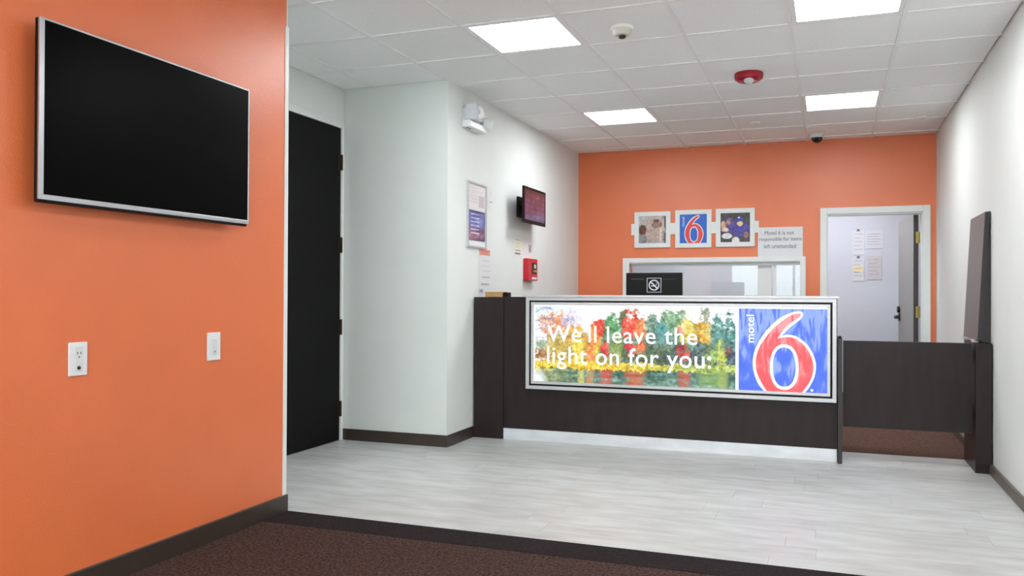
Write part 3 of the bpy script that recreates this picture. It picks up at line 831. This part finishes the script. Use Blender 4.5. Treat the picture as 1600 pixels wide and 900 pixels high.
for (cx, cy, rx, ry, c) in ((.12, .23, .085, .16, (238, 150, 96)), (.19, .17, .05, .12, (216, 204, 226)), (.07, .2, .04, .1, (226, 170, 150)), (.21, .38, .05, .14, (232, 176, 92)), (.05, .63, .05, .12, (170, 118, 70)),
        (.03, .5, .04, .06, (170, 190, 160)), (.23, .55, .035, .2, (236, 206, 66)), (.31, .5, .035, .22, (240, 196, 50)), (.13, .55, .06, .14, (206, 176, 80)), (.33, .26, .04, .11, (238, 62, 44)), (.30, .38, .03, .16, (242, 130, 40)),
        (.29, .6, .03, .12, (232, 126, 54)), (.37, .53, .032, .1, (236, 52, 44)), (.40, .28, .035, .16, (76, 146, 84)), (.46, .2, .02, .14, (74, 126, 76)), (.42, .5, .04, .14, (122, 150, 70)), (.51, .26, .052, .18, (240, 70, 48)), (.55, .27, .03, .14, (244, 138, 76)),
        (.5, .53, .03, .08, (226, 52, 70)), (.54, .52, .028, .09, (236, 110, 62)), (.6, .24, .03, .14, (126, 160, 138)), (.61, .4, .025, .16, (92, 116, 104)), (.66, .28, .04, .14, (74, 150, 148)), (.71, .14, .055, .12, (124, 166, 122)), (.72, .28, .04, .14, (98, 146, 110)),
        (.77, .26, .04, .14, (230, 206, 96)), (.745, .28, .015, .05, (236, 140, 120)), (.855, .14, .02, .16, (140, 150, 130)), (.85, .3, .045, .15, (238, 188, 68)), (.84, .38, .05, .06, (236, 176, 60)), (.92, .3, .035, .2, (72, 132, 124)), (.975, .26, .03, .2, (66, 130, 124)),
        (.97, .58, .04, .14, (62, 84, 104)), (.82, .55, .03, .14, (72, 96, 100)), (.76, .57, .03, .09, (214, 66, 52)), (.735, .54, .02, .06, (170, 60, 60)), (.93, .58, .028, .15, (196, 208, 86)), (.89, .6, .025, .1, (142, 178, 90)), (.965, .52, .015, .05, (150, 70, 70))):
    blob(img, cx, cy, rx * 1.1, ry * 1.1, c, nA * .6 + nF * 1.5, .7, 1.0)
tw = (sx < .1) & (ty < .5) & (np.abs(((ty * 9 + sx * 3 + nA * .5) % 1) - .5) < .1)
img[tw] = img[tw] * .45 + np.array((170, 150, 186)) * .55
land = (np.clip(1 - img.min(2) / 235, 0, 1) > .06)
img += (nB * 70 + nC * 62)[..., None] * land[..., None]
# grass bank, water and reflections
bank0, bank1 = .70 + .01 * np.sin(sx * 20) + nA * .03 + nF * .06, .815 - .03 * sx + nA * .03 + nF * .05
m = (ty > bank0) & (ty < bank1)
kk = np.clip((sx - .45) / .4, 0, 1)[..., None]
gr = np.array((240, 202, 52)) * (1 - kk) + np.array((168, 190, 84)) * kk
img = np.where(m[..., None], gr + (nB * 90 + nC * 70)[..., None], img)
m = ty >= bank1
nw = noise2(H, W, 12, [(30, 8), (60, 24), (110, 60)])
kk = np.clip(sx / .3, 0, 1)[..., None]
wa = np.array((150, 158, 96)) * (1 - kk) + np.array((86, 128, 112)) * kk
img = np.where(m[..., None], wa + (nw * .8 + nF * .7)[..., None] * np.array((120, 112, 106)), img)
for (cx, rx, c) in ((.245, .015, (236, 224, 120)), (.29, .022, (226, 140, 80)), (.37, .03, (232, 84, 70)), (.52, .04, (228, 110, 72)), (.76, .028, (214, 90, 72)), (.88, .05, (140, 178, 96)), (.94, .02, (170, 190, 90))):
    a = (np.clip(1.1 - ((sx - cx) / rx) ** 2 * .8 - nw * 2.2 - nF * 1.2, 0, 1) * .8 * m)[..., None]
    img = img * (1 - a) + (np.array(c) + nw[..., None] * 60) * a
k = np.clip(1.2 - (sx / .07) ** 2 - ((1 - ty) / .2) ** 2, 0, 1)[..., None]
img = img * (1 - k) + np.array((240, 244, 250)) * k  # white glare painted into the bottom-left corner of the print
img = img * .94 + 15 + np.clip(nF, -1, 1)[..., None] * 26 * land[..., None]
sheet('lake_print', M['lit_print'], (-2.079, 6.0205, 1.022), (1.472, 0, 0), (0, 0, -.572), img, t)
for s, x0, x1, z0, z1 in (("We'll leave the", -1.984, -.868, .757, .886), ('light on for you.', -1.983, -.772, .553, .724)):
    lettering('slogan_word', s, M['lit_white'], (x0, 6.0195, z0), (x1 - x0, 0, 0), (0, 0, z1 - z0), t, bold=.006, spacing=1.06, words=True)
poly('registered_mark', M['lit_white'], ellipse(-.786, .668, .015, .015, 16, 2), 6.0195, t)
box('blue_print', M['lit_blue'], -.585, -.010, 6.0205, 6.022, .4525, 1.02, t)
six(t, 6.0203, lambda p: p, M['lit_white'], M['lit_red'], M['lit_blue'])
lettering('logo_word', 'motel', M['lit_white'], (-.482, 6.0195, .786), (0, 0, .192), (-.052, 0, 0), t, bold=.01)
poly('registered_mark', M['lit_white'], ellipse(-.106, .474, .009, .009, 12, 2), 6.0195, t)

# small box on the end cabinet
t = thing('card_box', (-2.43, 6.13, 1.09), 'small tan box with a black end on the counter cabinet', 'box')
box('box_body', M['tan'], -2.52, -2.375, 6.09, 6.19, 1.0895, 1.127, t, bevel=.003)
box('box_lid', M['tan'], -2.523, -2.372, 6.087, 6.193, 1.119, 1.131, t, bevel=.002)
box('black_end', M['black'], -2.372, -2.335, 6.10, 6.18, 1.09, 1.126, t, bevel=.004)

# computer monitor seen from behind
t = thing('computer_monitor', (-1.27, 6.53, .75), 'black computer monitor seen from behind with a no smoking sticker', 'monitor')
box('back_shell', M['black'], -1.492, -1.055, 6.50, 6.54, .955, 1.284, t, bevel=.006)
box('screen', M['screen_off'], -1.48, -1.067, 6.54, 6.543, .967, 1.272, t)
box('vent_groove', M['ink'], -1.45, -1.35, 6.4992, 6.5, 1.233, 1.236, t)
box('vent_groove', M['slot'], -1.20, -1.10, 6.4992, 6.5, 1.231, 1.236, t)
MB().box(-1.31, -1.235, 6.46, 6.5, .76, 1.06).build('stand_neck', M['black'], t, bevel=.006)
MB().lathe((-1.27, 6.5, .75), (0, 0, 1), [(.12, 0), (.12, .01), (.05, .018)], 32).build('stand_base', M['black'], t, smooth=True)
st = box('no_smoking_sticker', M['black'], -1.326, -1.214, 6.498, 6.4995, 1.131, 1.243, t)
cx, cz, yq = -1.27, 1.187, 6.498
for a in ((-1.326, -1.214, 1.239, 1.243), (-1.326, -1.214, 1.131, 1.135), (-1.326, -1.322, 1.135, 1.239), (-1.218, -1.214, 1.135, 1.239)):
    box('sticker_border', M['sticker_white'], a[0], a[1], yq - .0006, yq, a[2], a[3], st)
ring = MB()
N = 40
for k in range(N):
    a0, a1 = 2 * math.pi * k / N, 2 * math.pi * (k + 1) / N
    ring.prism([(cx + r * math.cos(a), yq, cz + r * math.sin(a)) for r, a in ((.033, a0), (.042, a0), (.042, a1), (.033, a1))], (0, -.0006, 0))
ring.build('prohibition_ring', M['sticker_white'], st)
def bar(a, b, w):
    a, b = Vector((a[0], yq, a[1])), Vector((b[0], yq, b[1]))
    n = (b - a).normalized().cross(Vector((0, 1, 0))) * w / 2
    return [a + n, b + n, b - n, a - n]
MB().prism(bar((cx - .026, cz + .026), (cx + .026, cz - .026), .01), (0, -.0008, 0)).build('prohibition_bar', M['sticker_white'], st)
MB().prism(bar((cx - .022, cz - .006), (cx + .012, cz - .006), .008), (0, -.0005, 0)).build('cigarette', M['sticker_white'], st)
MB().prism(bar((cx + .016, cz - .004), (cx + .02, cz + .018), .004), (0, -.0005, 0)).build('smoke_line', M['sticker_white'], st)

# ------------------------------------------------------------------ gate beside the counter
t = thing('gate_post', (.07, 6.2, 0), 'thin dark upright panel at the right end of the counter', 'post')
box('post_panel', M['lam_edge'], .056, .084, 5.972, 6.46, 0, .826, t, bevel=.001)
MB().lathe((.07, 6.02, .826), (0, 0, 1), [(.011, 0), (.011, .008), (.006, .016)], 14).build('post_cap', M['black'], t)
t = thing('swing_gate', (.47, 6.07, .235), 'dark wood swing gate panel between counter and right wall', 'gate')
box('gate_panel', M['lam'], .090, .856, 6.05, 6.085, .238, .808, t, bevel=.001)
box('edge_band', M['lam_edge'], .090, .856, 6.0485, 6.0865, .808, .812, t)
for z in (.33, .7):
    MB().lathe((.857, 6.092, z), (0, 0, 1), [(.006, 0), (.006, .07)], 10).build('hinge', M['handle'], t)
t = thing('counter_pedestal', (.905, 6.2, 0), 'narrow dark wood pedestal standing against the right wall', 'pedestal')
box('pedestal_body', M['lam'], .864, .938, 5.985, 6.46, 0, .800, t, bevel=.001)
box('front_board', M['lam'], .864, .952, 5.968, 5.985, .062, .800, t, bevel=.001)
box('pedestal_top', M['lam'], .864, .954, 5.966, 6.47, .800, .816, t, bevel=.001)
t = thing('counter_flap', (.9, 6.3, .816), 'raised brown counter flap leaning against the right wall', 'counter flap')
b0, b1 = (.882, .832), (.926, 1.648)
MB().prism([(b0[0], 6.055, b0[1]), (b1[0], 6.055, b1[1]), (b1[0] + .03, 6.055, b1[1] + .004), (b0[0] + .03, 6.055, b0[1])], (0, .57, 0)).build('flap_board', M['lam_light'], t)
MB().prism([(b0[0] + .003, 6.05, b0[1]), (b1[0] + .003, 6.05, b1[1]), (b1[0] + .03, 6.05, b1[1] + .004), (b0[0] + .03, 6.05, b0[1])], (0, .005, 0)).build('edge_band', M['lam_edge'], t)
MB().prism([(b0[0] + .031, 6.06, .818), (.957, 6.06, .818), (.957, 6.06, 1.50), (b1[0] + .0235, 6.06, 1.50)], (0, .54, 0)).build('support_board', M['lam_edge'], t)
for y in (6.12, 6.5):
    MB().box(.866, .90, y, y + .06, .816, .822).lathe((.874, y, .827), (0, 1, 0), [(.008, 0), (.008, .06)], 10).build('hinge', M['alu'], t)
